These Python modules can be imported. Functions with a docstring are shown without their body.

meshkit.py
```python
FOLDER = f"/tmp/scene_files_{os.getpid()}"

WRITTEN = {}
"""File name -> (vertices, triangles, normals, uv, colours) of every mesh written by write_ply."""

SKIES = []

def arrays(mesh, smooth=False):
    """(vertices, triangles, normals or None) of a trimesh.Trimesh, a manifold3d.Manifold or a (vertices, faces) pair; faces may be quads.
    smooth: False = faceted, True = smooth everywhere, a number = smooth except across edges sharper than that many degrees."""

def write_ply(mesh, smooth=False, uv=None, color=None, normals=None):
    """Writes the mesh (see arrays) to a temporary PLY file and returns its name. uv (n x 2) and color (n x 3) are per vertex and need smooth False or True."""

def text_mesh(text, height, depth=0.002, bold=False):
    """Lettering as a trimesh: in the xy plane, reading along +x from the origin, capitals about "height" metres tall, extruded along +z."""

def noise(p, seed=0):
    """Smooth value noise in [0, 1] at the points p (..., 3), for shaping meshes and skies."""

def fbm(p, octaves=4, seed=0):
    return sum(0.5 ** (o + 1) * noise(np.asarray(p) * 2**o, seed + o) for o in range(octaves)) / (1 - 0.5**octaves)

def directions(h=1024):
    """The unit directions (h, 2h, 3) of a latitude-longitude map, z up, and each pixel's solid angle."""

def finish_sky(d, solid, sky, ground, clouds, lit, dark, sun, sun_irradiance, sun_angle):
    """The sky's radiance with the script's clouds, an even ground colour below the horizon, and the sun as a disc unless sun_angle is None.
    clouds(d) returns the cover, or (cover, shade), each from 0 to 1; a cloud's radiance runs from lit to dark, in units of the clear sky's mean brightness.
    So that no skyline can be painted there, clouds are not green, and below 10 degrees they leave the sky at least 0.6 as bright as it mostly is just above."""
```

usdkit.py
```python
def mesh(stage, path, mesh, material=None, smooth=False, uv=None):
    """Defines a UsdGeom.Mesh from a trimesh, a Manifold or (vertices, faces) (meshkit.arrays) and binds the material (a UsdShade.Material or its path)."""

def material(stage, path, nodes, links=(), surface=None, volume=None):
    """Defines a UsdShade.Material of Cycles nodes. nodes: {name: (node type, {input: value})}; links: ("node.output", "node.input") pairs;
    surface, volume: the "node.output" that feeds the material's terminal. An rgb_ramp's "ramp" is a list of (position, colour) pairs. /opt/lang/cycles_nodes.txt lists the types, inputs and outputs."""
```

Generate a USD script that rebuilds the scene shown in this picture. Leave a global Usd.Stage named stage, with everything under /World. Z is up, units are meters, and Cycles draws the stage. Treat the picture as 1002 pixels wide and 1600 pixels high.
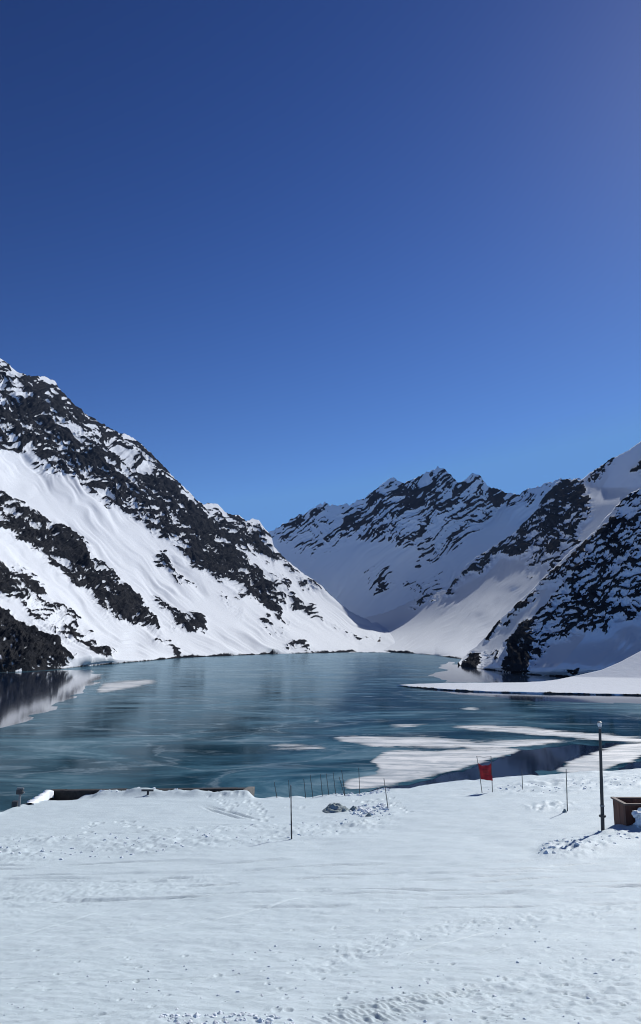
import math, random
import numpy as np, trimesh, usdkit, meshkit
from pxr import Usd, UsdGeom, UsdLux, UsdShade, Gf, Sdf, Vt
from scipy.spatial import cKDTree
from scipy.ndimage import gaussian_filter, map_coordinates
from shapely.geometry import Polygon, box as sbox
from shapely.ops import unary_union

stage = Usd.Stage.CreateInMemory()
UsdGeom.SetStageUpAxis(stage, 'Z'); UsdGeom.SetStageMetersPerUnit(stage, 1.0)
UsdGeom.Xform.Define(stage, '/World')
random.seed(5); rng = np.random.default_rng(11)

# ------------------------------------------------------------------ camera, sky, sun
F, CX, CY, HORIZON = 1155.0, 501.0, 800.0, 1008.0
EYE = np.array([0.0, 0.0, 25.0])                       # the eye is 25 m above the lake (z = 0)
PITCH = math.atan((HORIZON - CY) / F)
cam = UsdGeom.Camera.Define(stage, '/World/camera')
cam.CreateFocalLengthAttr(26.0); cam.CreateHorizontalApertureAttr(26.0 * 1002 / F)
cam.CreateClippingRangeAttr((0.1, 60000.0))
cam.AddTranslateOp().Set(Gf.Vec3d(*EYE)); cam.AddRotateXOp().Set(90 + math.degrees(PITCH))
cam.CreateExposureAttr(-0.12)

SUN_AZ, SUN_EL = math.radians(37), math.radians(37)
SUN = np.array([math.cos(SUN_EL) * math.sin(SUN_AZ), math.cos(SUN_EL) * math.cos(SUN_AZ), math.sin(SUN_EL)])
sun = UsdLux.DistantLight.Define(stage, '/World/sun')
sun.CreateIntensityAttr(1.25); sun.CreateAngleAttr(0.53); sun.CreateColorAttr(Gf.Vec3f(1.0, 0.985, 0.965))
sun.CreateNormalizeAttr(True)
zx = SUN; xx = np.cross([0, 0, 1.0], zx); xx /= np.linalg.norm(xx); yx = np.cross(zx, xx)
sun.AddTransformOp().Set(Gf.Matrix4d(*xx, 0, *yx, 0, *zx, 0, 0, 0, 0, 1))
dome = UsdLux.DomeLight.Define(stage, '/World/sky')
sky_m = usdkit.material(stage, '/World/Looks/sky', {
    's': ('sky_texture', {'sky_type': 'single_scattering', 'sun_disc': False, 'sun_elevation': SUN_EL, 'sun_rotation': SUN_AZ,
                          'altitude': 2900.0, 'air_density': 1.0, 'aerosol_density': 0.55, 'ozone_density': 3.0}),
    'h': ('hsv', {'hue': 0.508, 'saturation': 1.18, 'value': 1.0, 'fac': 1.0}),
    'g': ('gamma', {'gamma': 2.1}),
    'k': ('mix_color', {'blend_type': 'multiply', 'fac': 1.0, 'b': (1.14, 0.495, 0.245), 'use_clamp': False}),
    'u': ('vector_math', {'math_type': 'multiply_add', 'vector2': (0.36, 0.125, 0.062), 'vector3': (1, 1, 1)}),
    'd': ('vector_math', {'math_type': 'divide'}),
    'l': ('mix_color', {'blend_type': 'darken', 'fac': 1.0, 'b': (1.35, 3.3, 7.3), 'use_clamp': False}),
    'b': ('background_shader', {'strength': 0.1})},
    [('s.color', 'h.color'), ('h.color', 'g.color'), ('g.color', 'k.a'), ('k.result', 'u.vector1'), ('k.result', 'd.vector1'), ('u.vector', 'd.vector2'), ('d.vector', 'l.a'), ('l.result', 'b.color')], surface='b.background')
UsdShade.MaterialBindingAPI.Apply(dome.GetPrim()).Bind(sky_m)
dome.GetPrim().SetCustomDataByKey('kind', 'structure')

# ------------------------------------------------------------------ helpers
def ray(px, py):
    """Direction through a pixel of the photograph, scaled to one metre forward."""
    u, v = (np.asarray(px, float) - CX) / F, (CY - np.asarray(py, float)) / F
    c, s = math.cos(PITCH), math.sin(PITCH)
    fy, fz = c - v * s, s + v * c
    return u / fy, fz / fy

def at(px, py, D):
    a, e = ray(px, py)
    return np.stack([EYE[0] + a * D, EYE[1] + np.broadcast_to(D, np.shape(a)) * 1.0, EYE[2] + e * D], -1)

def lake_D(py):
    a, e = ray(500, py)
    return -EYE[2] / np.minimum(e, -0.004)

def on_lake(px, py):
    return at(px, py, lake_D(py))[..., :2]

def pl(points, x):
    p = np.asarray(points, float)
    return np.interp(x, p[:, 0], p[:, 1])

def smooth(x, a=0.0, b=1.0):
    t = np.clip((x - a) / (b - a), 0, 1)
    return t * t * (3 - 2 * t)

def n2(x, y, seed, octaves=4):
    """fbm of two coordinates, roughly normal around 0 with unit spread."""
    f = meshkit.fbm(np.stack([x, y, np.full_like(np.asarray(x, float), 0.37)], -1), octaves, seed)
    return (f - 0.5) / 0.13

def ridged(x, y, seed, octaves=4):
    out, amp = 0.0, 0.5
    for o in range(octaves):
        n = meshkit.noise(np.stack([x * 2 ** o, y * 2 ** o, np.full_like(x, 0.5 + o)], -1), seed + o)
        out = out + amp * (1 - np.abs(2 * n - 1)); amp *= 0.5
    return out

USED = {}
def numbered(name):
    k = USED.get(name, -1) + 1
    USED[name] = k
    return name if k == 0 else f'{name}_{k:03d}'

def tag(prim, label=None, cat=None, group=None, kind=None):
    for key, val in (('label', label), ('category', cat), ('group', group), ('kind', kind)):
        if val: prim.SetCustomDataByKey(key, val)
    return prim

def thing(name, label, cat, loc=(0, 0, 0), rz=0.0, group=None):
    x = UsdGeom.Xform.Define(stage, '/World/' + numbered(name))
    x.AddTranslateOp().Set(Gf.Vec3d(*map(float, loc))); x.AddRotateZOp().Set(math.degrees(rz))
    return tag(x.GetPrim(), label, cat, group)

def obj(name, mesh, mat, parent=None, smooth=False):
    base = str(parent.GetPath()) if parent else '/World'
    key = base + '/' + name
    k = USED.get(key, -1) + 1; USED[key] = k
    if not parent:
        path = '/World/' + numbered(name)
    else:
        path = key if k == 0 else f'{key}_{k:03d}'
    return usdkit.mesh(stage, path, mesh, mat, smooth).GetPrim()

def attr(prim, name, values):
    UsdGeom.PrimvarsAPI(prim).CreatePrimvar(name, Sdf.ValueTypeNames.FloatArray, 'vertex').Set(Vt.FloatArray.FromNumpy(np.asarray(values, np.float32)))

def grid_faces(nr, nc):
    i, j = np.meshgrid(np.arange(nr - 1), np.arange(nc - 1), indexing='ij')
    a = (i * nc + j).ravel()
    return np.stack([a, a + 1, a + nc + 1, a + nc], 1)

def grid_normals(P):
    du, dv = np.gradient(P, axis=1), np.gradient(P, axis=0)
    n = np.cross(du, dv); n /= np.linalg.norm(n, axis=-1, keepdims=True) + 1e-12
    n[n[..., 2] < 0] *= -1
    return n

def box(sx, sy, sz, c=(0, 0, 0), bev=0.0):
    b = trimesh.creation.box([sx, sy, sz]) if not bev else bevel_box(sx, sy, sz, bev)
    b.apply_translation(c); return b

def bevel_box(sx, sy, sz, r):
    pts = []
    for x in (-1, 1):
        for y in (-1, 1):
            for z in (-1, 1):
                hx, hy, hz = x * sx / 2, y * sy / 2, z * sz / 2
                pts += [(hx - x * r, hy, hz), (hx, hy - y * r, hz), (hx, hy, hz - z * r)]
    return trimesh.convex.convex_hull(np.array(pts))

def tube(pts, radii, sides=8, cap=True):
    p = np.asarray(pts, float); r = np.broadcast_to(radii, (len(p),)).astype(float)
    t = np.gradient(p, axis=0); t /= np.linalg.norm(t, axis=1, keepdims=True) + 1e-12
    ref = np.where(np.abs(t[:, 2:]) < 0.9, [0, 0, 1.0], [1.0, 0, 0])
    a = np.cross(t, ref); a /= np.linalg.norm(a, axis=1, keepdims=True); b = np.cross(t, a)
    ang = np.arange(sides) * 2 * np.pi / sides
    v = (p[:, None] + r[:, None, None] * (np.cos(ang)[None, :, None] * a[:, None] + np.sin(ang)[None, :, None] * b[:, None])).reshape(-1, 3)
    f = []
    for i in range(len(p) - 1):
        for j in range(sides):
            q = [i * sides + j, i * sides + (j + 1) % sides, (i + 1) * sides + (j + 1) % sides, (i + 1) * sides + j]
            f += [[q[0], q[1], q[2]], [q[0], q[2], q[3]]]
    n = len(v); v = np.vstack([v, p[0], p[-1]])
    for j in range(sides):
        f += [[n, (j + 1) % sides, j], [n + 1, (len(p) - 1) * sides + j, (len(p) - 1) * sides + (j + 1) % sides]]
    return trimesh.Trimesh(v, np.array(f), process=False)

cat_ = trimesh.util.concatenate

# ------------------------------------------------------------------ materials
def M(name, nodes, links, surface='p.BSDF'):
    return usdkit.material(stage, '/World/Looks/' + name, nodes, links, surface=surface)

def mottled(name, c1, c2, scale, rough=0.7, bump=0.2, detail=4.0, stretch=(1, 1, 1), dist=0.01):
    return M(name, {
        't': ('texture_coordinate', {}), 'm': ('mapping', {'scale': stretch}),
        'n': ('noise_texture', {'scale': scale, 'detail': detail, 'roughness': 0.6}),
        'r': ('rgb_ramp', {'ramp': [(0.3, c1), (0.7, c2)]}),
        'b': ('bump', {'strength': bump, 'distance': dist}),
        'p': ('principled_bsdf', {'roughness': rough})},
        [('t.object', 'm.vector'), ('m.vector', 'n.vector'), ('n.fac', 'r.fac'), ('r.color', 'p.base_color'), ('n.fac', 'b.height'), ('b.normal', 'p.normal')])

def mountain_material(name, rock_a, rock_b, scale):
    return M(name, {
        'g': ('geometry', {}),
        'a': ('attribute', {'attribute': 'rock'}),
        'n': ('noise_texture', {'scale': scale, 'detail': 5.0, 'roughness': 0.65}),
        'n2': ('noise_texture', {'scale': scale * 0.25, 'detail': 6.0, 'roughness': 0.7}),
        'n3': ('noise_texture', {'scale': scale * 1.6, 'detail': 3.0, 'roughness': 0.6}),
        'j': ('math', {'math_type': 'multiply_add', 'value2': 0.9, 'value3': -0.45}),
        's': ('math', {'math_type': 'add'}),
        'r': ('rgb_ramp', {'ramp': [(0.0, (0, 0, 0)), (0.36, (0, 0, 0)), (0.62, (1, 1, 1)), (1.0, (1, 1, 1))]}),
        'rc': ('rgb_ramp', {'ramp': [(0.28, rock_a), (0.50, rock_b), (0.58, tuple(q * k for q, k in zip(rock_b, (1.7, 1.6, 1.45)))), (0.64, rock_b), (0.74, tuple(6 * q for q in rock_b))]}),
        'c': ('mix_color', {'blend_type': 'mix', 'a': (0.71, 0.745, 0.775)}),
        'hb': ('math', {'math_type': 'multiply'}),
        'b': ('bump', {'strength': 0.9, 'distance': 4.0}),
        'b2': ('bump', {'strength': 0.22, 'distance': 1.2}),
        'p': ('principled_bsdf', {'roughness': 0.75, 'specular_ior_level': 0.0})},
        [('g.position', 'n.vector'), ('g.position', 'n2.vector'), ('g.position', 'n3.vector'), ('n.fac', 'j.value1'), ('a.fac', 's.value1'), ('j.value', 's.value2'),
         ('s.value', 'r.fac'), ('n2.fac', 'rc.fac'), ('rc.color', 'c.b'), ('r.color', 'c.fac'), ('c.result', 'p.base_color'),
         ('n.fac', 'hb.value1'), ('r.color', 'hb.value2'), ('hb.value', 'b.height'), ('n3.fac', 'b2.height'), ('b2.normal', 'b.normal'), ('b.normal', 'p.normal')])

MT_NEAR = mountain_material('snow_and_dark_rock', (0.006, 0.007, 0.010), (0.022, 0.0235, 0.027), 0.13)
MT_FAR = mountain_material('snow_and_far_rock', (0.009, 0.007, 0.009), (0.026, 0.021, 0.022), 0.05)
MT_SNOW = mountain_material('valley_snow', (0.03, 0.03, 0.03), (0.08, 0.07, 0.06), 0.12)

# ------------------------------------------------------------------ mountains: sheets of snow and rock with true depth
W0, H0, X0, Y0 = 1900, 760, -450, 400                    # raster of rock outlines, pixels of the photograph

def raster(polys, blur=3.0):
    from PIL import Image, ImageDraw
    out = np.zeros((H0, W0), np.float32)
    for pts, dens in polys:
        im = Image.new('L', (W0, H0), 0)
        ImageDraw.Draw(im).polygon([(x - X0, y - Y0) for x, y in pts], fill=255)
        m = gaussian_filter(np.asarray(im, np.float32) / 255, blur)
        if dens >= 0: out = np.maximum(out, m * dens)
        else: out = out * (1 - m * -dens)
    return out

def lookup(img, px, py):
    return map_coordinates(img, [np.clip(py - Y0, 0, H0 - 1), np.clip(px - X0, 0, W0 - 1)], order=1)

def beds(px, py, seed, spec):
    """Craggy relief: ribs and ledges as sharp ridges along given directions, (weight, angle, length, width)."""
    out = 0.0
    wx, wy = 5 * n2(px / 42, py / 42, seed + 1, 3), 5 * n2(px / 42, py / 42, seed + 2, 3)
    for k, (w, th, lu, lv) in enumerate(spec):
        c, s = math.cos(th), math.sin(th)
        u, v = (px + wx) * c + (py + wy) * s, -(px + wx) * s + (py + wy) * c
        out = out + w * ridged(u / lu, v / lv, seed + 5 + 11 * k, 3)
    return out

def rock_field(img, px, py, seed, spec, bias=0.0, warp=6.0):
    """Rock shows on steep faces and on the crests of the relief; snow lies in the hollows and on top of the ledges."""
    wx, wy = n2(px / 26, py / 26, seed + 50, 3) * warp, n2(px / 26, py / 26, seed + 60, 3) * warp
    d = lookup(img, px + wx, py + wy)
    H = beds(px, py, seed, spec)
    up = H - beds(px, py - 2.6, seed, spec)                    # >0: the face steps out downwards, too steep for snow
    c0, s0 = math.cos(spec[0][1]), math.sin(spec[0][1])
    u0, v0 = px * c0 + py * s0, -px * s0 + py * c0           # gullies and ribs down the fall line
    z = lambda q: (q - q.mean()) / (q.std() + 1e-9)
    Hn, un = z(H), z(up)
    n = -0.56 * Hn - 0.46 * un + 0.24 * n2(px / 3.2, py / 2.6, seed + 93, 2) + 0.42 * n2(px / 34, py / 34, seed + 95, 3) + 0.38 * n2(v0 / 15, u0 / 110, seed + 96, 3)
    rank = 0.5 + 0.5 * np.tanh(n * 0.9)
    r = smooth(d - bias - rank, -0.15, 0.13)
    return np.where(d < 0.02, 0.0, r), d, Hn

def sheet(name, label, x0, x1, step, bottom, top, depth, rocks, mat, seed, spec, flute, relief, back, fall, floor_rock=0.0, rows=None, jag=1.2, bias=0.0, fl_amp=None, cat='mountain'):
    px = np.arange(x0, x1 + step, step)
    yb, yt = pl(bottom, px), pl(top, px)
    yt = yt + jag * (n2(px / 6.0, px * 0 + 1.5, seed + 7, 3) * 0.8)
    nr = rows or int(max(60, (yb - yt).max() / step))
    t = np.linspace(0, 1, nr)[:, None]
    PX = np.broadcast_to(px, (nr, len(px))).copy(); PY = yb + t * (yt - yb)
    D = depth(PX, PY, yb[None, :])
    P = at(PX, PY, D)
    N = grid_normals(np.stack([gaussian_filter(P[..., k], 6) for k in range(3)], -1))
    m = D / F                                             # metres to a pixel of the photograph
    rk, dens, Hn = rock_field(rocks, PX, PY, seed, spec, bias)
    if floor_rock:
        near = np.exp(-((yb - PY) / (floor_rock * (1 + .35 * n2(PX / 5, PX * 0, seed + 34, 3)))) ** 2) * (n2(PX / 26, PX * 0, seed + 33, 4) * 0.3 + 0.72)
        rk = np.maximum(rk, np.clip(near, 0, 1) * (yb - PY < floor_rock * 1.7))
    edge = smooth(t, 0, 0.03) * (1 - 0.75 * smooth(t, 0.9, 1.0))
    c = fall(PX, PY) + 7 * n2(PX / 55, PY / 55, seed + 9, 3)                                      # across the fall line, in pixels
    along = PY
    fl = (0.8 * n2(c / 38, along / 260, seed + 11, 3) + 0.40 * n2(c / 14, along / 80, seed + 13, 3) + 0.07 * n2(c / 4.5, along / 26, seed + 15, 2)) * flute * (0.55 + 0.45 * np.clip(n2(PX / 70, PY / 50, seed + 17, 2), -1, 1.5))
    if fl_amp is not None: fl = fl * fl_amp(PX, PY)
    soft = gaussian_filter(dens, 5)
    h = fl + soft * relief * (1.4 + 0.95 * Hn + 0.9 * n2(c / 46, along / 110, seed + 27, 3) + 0.28 * n2(PX / 2.7, PY / 2.2, seed + 25, 2)) + gaussian_filter(rk, 0.8) * relief * 0.45
    P = P + N * (h * m * edge)[..., None]
    P[0, :, 2] = np.minimum(P[0, :, 2], -1.5)
    last = P[-1]
    rows_back, rb = [], []
    for k, q in enumerate((0.12, 0.4, 1.0)):
        rows_back.append(last + np.array(back) * q * (last[:, 2:3] + 30) * [1, 1, 0] + np.stack([0 * px, 0 * px, -(last[:, 2] + 30) * q * 0.8], -1)); rb.append(rk[-1])
    P = np.concatenate([P, np.array(rows_back)]); rk = np.concatenate([rk, np.array(rb)])
    v, f = P.reshape(-1, 3), grid_faces(*P.shape[:2])
    pr = obj(name, (v, f), mat, smooth=True)
    attr(pr, 'rock', rk.ravel())
    tag(pr, label, cat, kind='structure')
    return pr

# left mountain: one great slope that faces the sun across the lake
A_bottom = [(-420, 1085), (-150, 1062), (0, 1051), (60, 1048), (100, 1045), (125, 1042), (180, 1037), (230, 1033), (280, 1028), (350, 1025), (430, 1022), (520, 1020), (560, 1019), (660, 1019)]
A_top = [(-420, 330), (-200, 430), (-60, 530), (-10, 556), (0, 560), (14, 570), (25, 580), (34, 584), (45, 587), (70, 588), (85, 594), (92, 608), (104, 622), (130, 645), (165, 667), (190, 679), (206, 684), (215, 692), (240, 715), (262, 738), (290, 763), (308, 782),
         (318, 789), (330, 786), (340, 788), (352, 800), (364, 806), (374, 805), (384, 815), (395, 811), (404, 813), (415, 828), (424, 838), (428, 852), (440, 868), (470, 893), (500, 913), (520, 934), (545, 954), (570, 966), (600, 985), (660, 1010)]
A_foot = [(-420, 420), (-150, 560), (0, 690), (120, 860), (180, 996), (280, 1444), (430, 2062), (520, 2500), (590, 3100), (700, 4000), (900, 5000)]
def cA(px, py):
    u = np.maximum(1030 - py, 0)
    return px + 0.95 * u + 60 * (1 - np.exp(-u / 42))
def dA(px, py, yb):
    u = np.maximum(yb - py, 0)
    d = pl(A_foot, cA(px, py)) * (1 + 0.33 * u / 470)
    d = d + 90 * np.exp(-((px - 40) / 90) ** 2 - ((py - 745) / 32) ** 2)     # the snow bowl under the summit crags
    w = np.exp(-u / 14)
    return d * (1 - w) + lake_D(yb) * w
A_rocks = raster([
    ([(-450, 300), (-60, 525), (0, 560), (25, 580), (85, 592), (110, 625), (165, 668), (215, 690), (262, 737), (318, 788), (350, 815), (372, 845), (395, 870), (420, 892), (436, 925), (450, 962), (444, 972), (408, 945), (372, 923), (336, 902), (299, 872), (271, 848), (237, 832), (190, 797), (142, 771), (112, 742), (78, 742), (58, 732), (47, 708), (0, 698), (-200, 690), (-450, 600)], .70),
    ([(0, 575), (60, 600), (110, 640), (70, 700), (30, 705), (0, 690)], .84),
    ([(90, 592), (150, 650), (262, 737), (318, 790), (300, 800), (240, 750), (160, 680), (80, 640)], .86),
    ([(300, 800), (360, 850), (420, 905), (444, 968), (400, 935), (345, 895), (300, 850)], .84),
    ([(175, 690), (192, 700), (238, 742), (228, 746), (196, 724)], -.9), ([(18, 596), (34, 608), (42, 625), (22, 615)], -.85), ([(66, 625), (90, 640), (120, 680), (140, 715), (118, 700), (80, 655)], -.5),
    ([(318, 790), (333, 786), (352, 800), (384, 815), (402, 812), (420, 830), (425, 850), (440, 868), (470, 893), (500, 912), (526, 938), (515, 932), (480, 912), (455, 892), (420, 872), (372, 843), (340, 815)], .70),
    ([(330, 845), (400, 868), (470, 905), (440, 905), (400, 885)], -.75),
    ([(436, 900), (472, 935), (512, 970), (495, 967), (460, 945), (430, 915)], .60),
    ([(0, 775), (14, 785), (34, 800), (85, 824), (126, 851), (146, 882), (180, 909), (217, 943), (238, 970), (249, 992), (234, 989), (204, 975), (183, 962), (146, 935), (129, 921), (102, 897), (68, 874), (34, 850), (0, 833), (-100, 790), (-300, 700), (-300, 620), (-100, 720)], .86),
    ([(-200, 780), (0, 868), (34, 893), (54, 907), (78, 931), (98, 948), (126, 978), (153, 997), (182, 1024), (166, 1030), (143, 1019), (112, 1005), (81, 988), (60, 965), (44, 946), (0, 930), (-200, 880)], .72),
    ([(60, 950), (100, 955), (110, 975), (85, 980)], -.6),
    ([(-300, 880), (0, 958), (20, 968), (44, 980), (68, 990), (88, 1011), (112, 1043), (102, 1050), (0, 1056), (-420, 1090)], .90), ([(96, 1016), (106, 1022), (116, 1036), (104, 1034)], .9),
    ([(236, 932), (258, 936), (282, 956), (318, 987), (299, 992), (271, 975), (251, 955)], .68),
    ([(244, 868), (261, 865), (282, 889), (296, 911), (271, 901), (254, 885)], .74),
    ([(238, 990), (284, 1018), (272, 1018), (244, 1004)], .62),
    ([(298, 968), (318, 985), (314, 990), (296, 980)], .8), ([(445, 995), (462, 997), (490, 1016), (470, 1014), (446, 1008)], .62),
    ([(343, 922), (372, 940), (397, 962), (392, 963), (365, 944), (341, 926)], .5), ([(406, 966), (446, 990), (440, 992), (404, 972)], .42),
    ([(520, 978), (580, 998), (590, 1006), (560, 1003), (520, 986)], .22),
], 3.0)
sheet('mountain_slope', 'snow streaked left mountain of dark ribs rising from the water', -420, 660, 1.25, A_bottom, A_top, dA, A_rocks, MT_NEAR, 101, ((.55, .74, 34, 9.5), (.42, .16, 20, 6.5), (.22, .95, 9, 3.6)), 4.6, 3.3, (-0.9, 0.5, 0), cA, floor_rock=3.0, bias=0.03)

# far mountain at the head of the valley
C_bottom = [(330, 985), (575, 985), (620, 985), (700, 985), (1100, 1000)]
C_top = [(330, 880), (400, 850), (425, 829), (450, 815), (475, 803), (490, 794), (500, 786), (508, 785), (516, 790), (532, 789), (550, 788), (565, 781), (590, 763), (604, 752), (614, 747), (622, 751), (640, 754), (655, 745), (670, 736), (684, 730), (692, 731), (702, 739), (716, 754), (722, 753), (733, 744),
         (741, 740), (748, 742), (757, 752), (767, 763), (780, 766), (795, 770), (810, 771), (826, 764), (850, 757), (875, 750), (896, 748), (960, 740), (1100, 700)]
def cC(px, py): return px - 1.1 * (1000 - py)
def dC(px, py, yb):
    d = 4400 + 1150 * np.clip((985 - py) / 255, 0, 1.4) ** 1.05 - (px - 600) * 2.9
    d = d - 260 * np.exp(-((px - (560 + (880 - py) * 0.9)) / 60) ** 2) * smooth(py, 1000, 800)     # a buttress running up to the summit
    d = d - 200 * np.exp(-((px - (640 + (880 - py) * 0.75)) / 42) ** 2) * smooth(py, 960, 800)
    return d
C_rocks = raster([
    ([(420, 830), (450, 812), (500, 782), (512, 785), (505, 800), (470, 815), (437, 830)], .66),
    ([(494, 845), (540, 800), (565, 778), (605, 748), (640, 750), (655, 742), (684, 726), (704, 738), (720, 752), (745, 736), (770, 762), (830, 762), (896, 744), (860, 775), (830, 790), (790, 785), (765, 800), (738, 830), (700, 845), (650, 858), (600, 838), (560, 838), (520, 856)], .43),
    ([(560, 790), (605, 748), (684, 726), (745, 736), (765, 762), (735, 790), (700, 800), (650, 810), (590, 825)], .58),
    ([(540, 786), (600, 752), (620, 748), (600, 775), (560, 800)], .7), ([(716, 754), (745, 738), (768, 763), (740, 800), (715, 800)], .7), ([(660, 742), (684, 728), (704, 740), (690, 760), (670, 765)], .62),
    ([(676, 742), (694, 752), (700, 775), (682, 775)], -.7),
    ([(570, 905), (600, 880), (625, 890), (620, 920), (585, 930)], .26), ([(660, 850), (700, 830), (720, 845), (690, 875), (660, 880)], .4), ([(640, 905), (690, 900), (680, 930), (640, 945)], .3),
    ([(420, 832), (520, 800), (590, 830), (480, 870)], .2),
], 4.0)
sheet('mountain', 'far blue mountain with a pointed summit closing the valley', 330, 1100, 1.25, C_bottom, C_top, dC, C_rocks, MT_FAR, 202, ((.60, -.70, 38, 7.5), (.34, -.52, 17, 4.2), (.16, .6, 12, 5)), 2.0, 1.9, (0.1, 1.0, 0), cC, jag=2.2)

# right side, the farther spur with its wide snow fans
B_bottom = [(560, 1019), (600, 1019), (640, 1021), (680, 1024), (720, 1030), (800, 1036), (1300, 1060)]
B_top = [(560, 972), (568, 966), (598, 959), (634, 944), (660, 932), (684, 926), (700, 921), (706, 914), (712, 905), (722, 893), (730, 882), (748, 868), (766, 857), (785, 846), (803, 835), (812, 826), (821, 817), (832, 806), (839, 798), (848, 783), (857, 770), (868, 757), (878, 750), (892, 749), (907, 749), (929, 735), (945, 724), (958, 716), (980, 706), (1002, 689), (1100, 620), (1300, 520)]
B_foot = [(200, 5600), (460, 4300), (560, 3500), (600, 2800), (640, 2200), (680, 1850), (720, 1600), (760, 1450), (900, 1250), (1200, 900)]
def cB(px, py):
    u = np.maximum(1028 - py, 0)
    return px - 0.62 * u - 34 * (1 - np.exp(-u / 110)) - 105 * (1 - np.exp(-u / 52))
def dB(px, py, yb):
    u = np.maximum(yb - py, 0)
    d = pl(B_foot, cB(px, py)) * (1 + 0.10 * u / 300)
    d = d + 150 * smooth((775 - py) / 30, -0.5, 0.5) * np.exp(-((px - 940) / 38) ** 2)
    w = np.exp(-u / 12)
    return d * (1 - w) + lake_D(yb) * w
B_rocks = raster([
    ([(704, 930), (712, 905), (730, 880), (766, 855), (803, 832), (821, 815), (839, 796), (857, 768), (878, 748), (905, 750), (913, 765), (915, 800), (905, 840), (890, 855), (870, 862), (850, 876), (836, 884), (828, 866), (810, 864), (780, 872), (750, 890), (730, 905), (712, 925)], .72),
    ([(704, 930), (712, 905), (740, 872), (800, 832), (830, 825), (800, 850), (760, 872), (730, 900)], .86),
    ([(840, 800), (870, 752), (905, 752), (910, 790), (880, 800), (860, 830)], .84),
    ([(640, 945), (655, 930), (682, 918), (680, 932), (650, 946)], .62), ([(836, 840), (870, 850), (905, 850), (870, 890), (830, 890)], .35),
    ([(905, 752), (929, 733), (960, 712), (966, 716), (935, 742)], .4), ([(980, 735), (1002, 725), (1040, 720), (1040, 735), (990, 745)], .5),
    ([(1010, 760), (1300, 560), (1300, 900), (1010, 900)], .5),
], 3.0)
sheet('mountain_spur', 'farther right hand spur with a rock crest above wide snow fans', 560, 1300, 1.25, B_bottom, B_top, dB, B_rocks, MT_NEAR, 303, ((.50, -.78, 26, 10), (.36, -.25, 17, 7), (.24, -1.15, 9, 4)), 1.9, 2.4, (0.9, 0.3, 0), cB, floor_rock=2.2)

# right side, the near rocky spur that drops into the lake
E_bottom = [(716, 1040), (740, 1044), (770, 1047), (800, 1052), (860, 1056), (1002, 1064), (1500, 1100)]
E_top = [(716, 1037), (722, 1029), (735, 1017), (745, 1010), (763, 992), (775, 976), (795, 955), (806, 944), (820, 932), (840, 914), (857, 896), (875, 879), (893, 860), (912, 846), (929, 832), (944, 813), (958, 796), (972, 782), (987, 770), (1002, 764), (1060, 738), (1150, 745), (1300, 800), (1500, 860)]
E_foot = [(300, 3000), (560, 1900), (640, 1500), (690, 1230), (720, 1010), (750, 800), (780, 700), (860, 600), (1002, 510), (1200, 430), (1500, 350)]
def cE(px, py):
    u = np.maximum(1050 - py, 0)
    return px - 0.66 * u - 20 * (1 - np.exp(-u / 28))
def dE(px, py, yb):
    u = np.maximum(yb - py, 0)
    d = pl(E_foot, cE(px, py)) * (1 + 0.12 * u / 290)
    d = d - 26 * np.exp(-((cE(px, py) - 745) / 20) ** 2)           # the rocky nose at the water
    w = np.exp(-u / 10)
    return d * (1 - w) + lake_D(yb) * w
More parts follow.
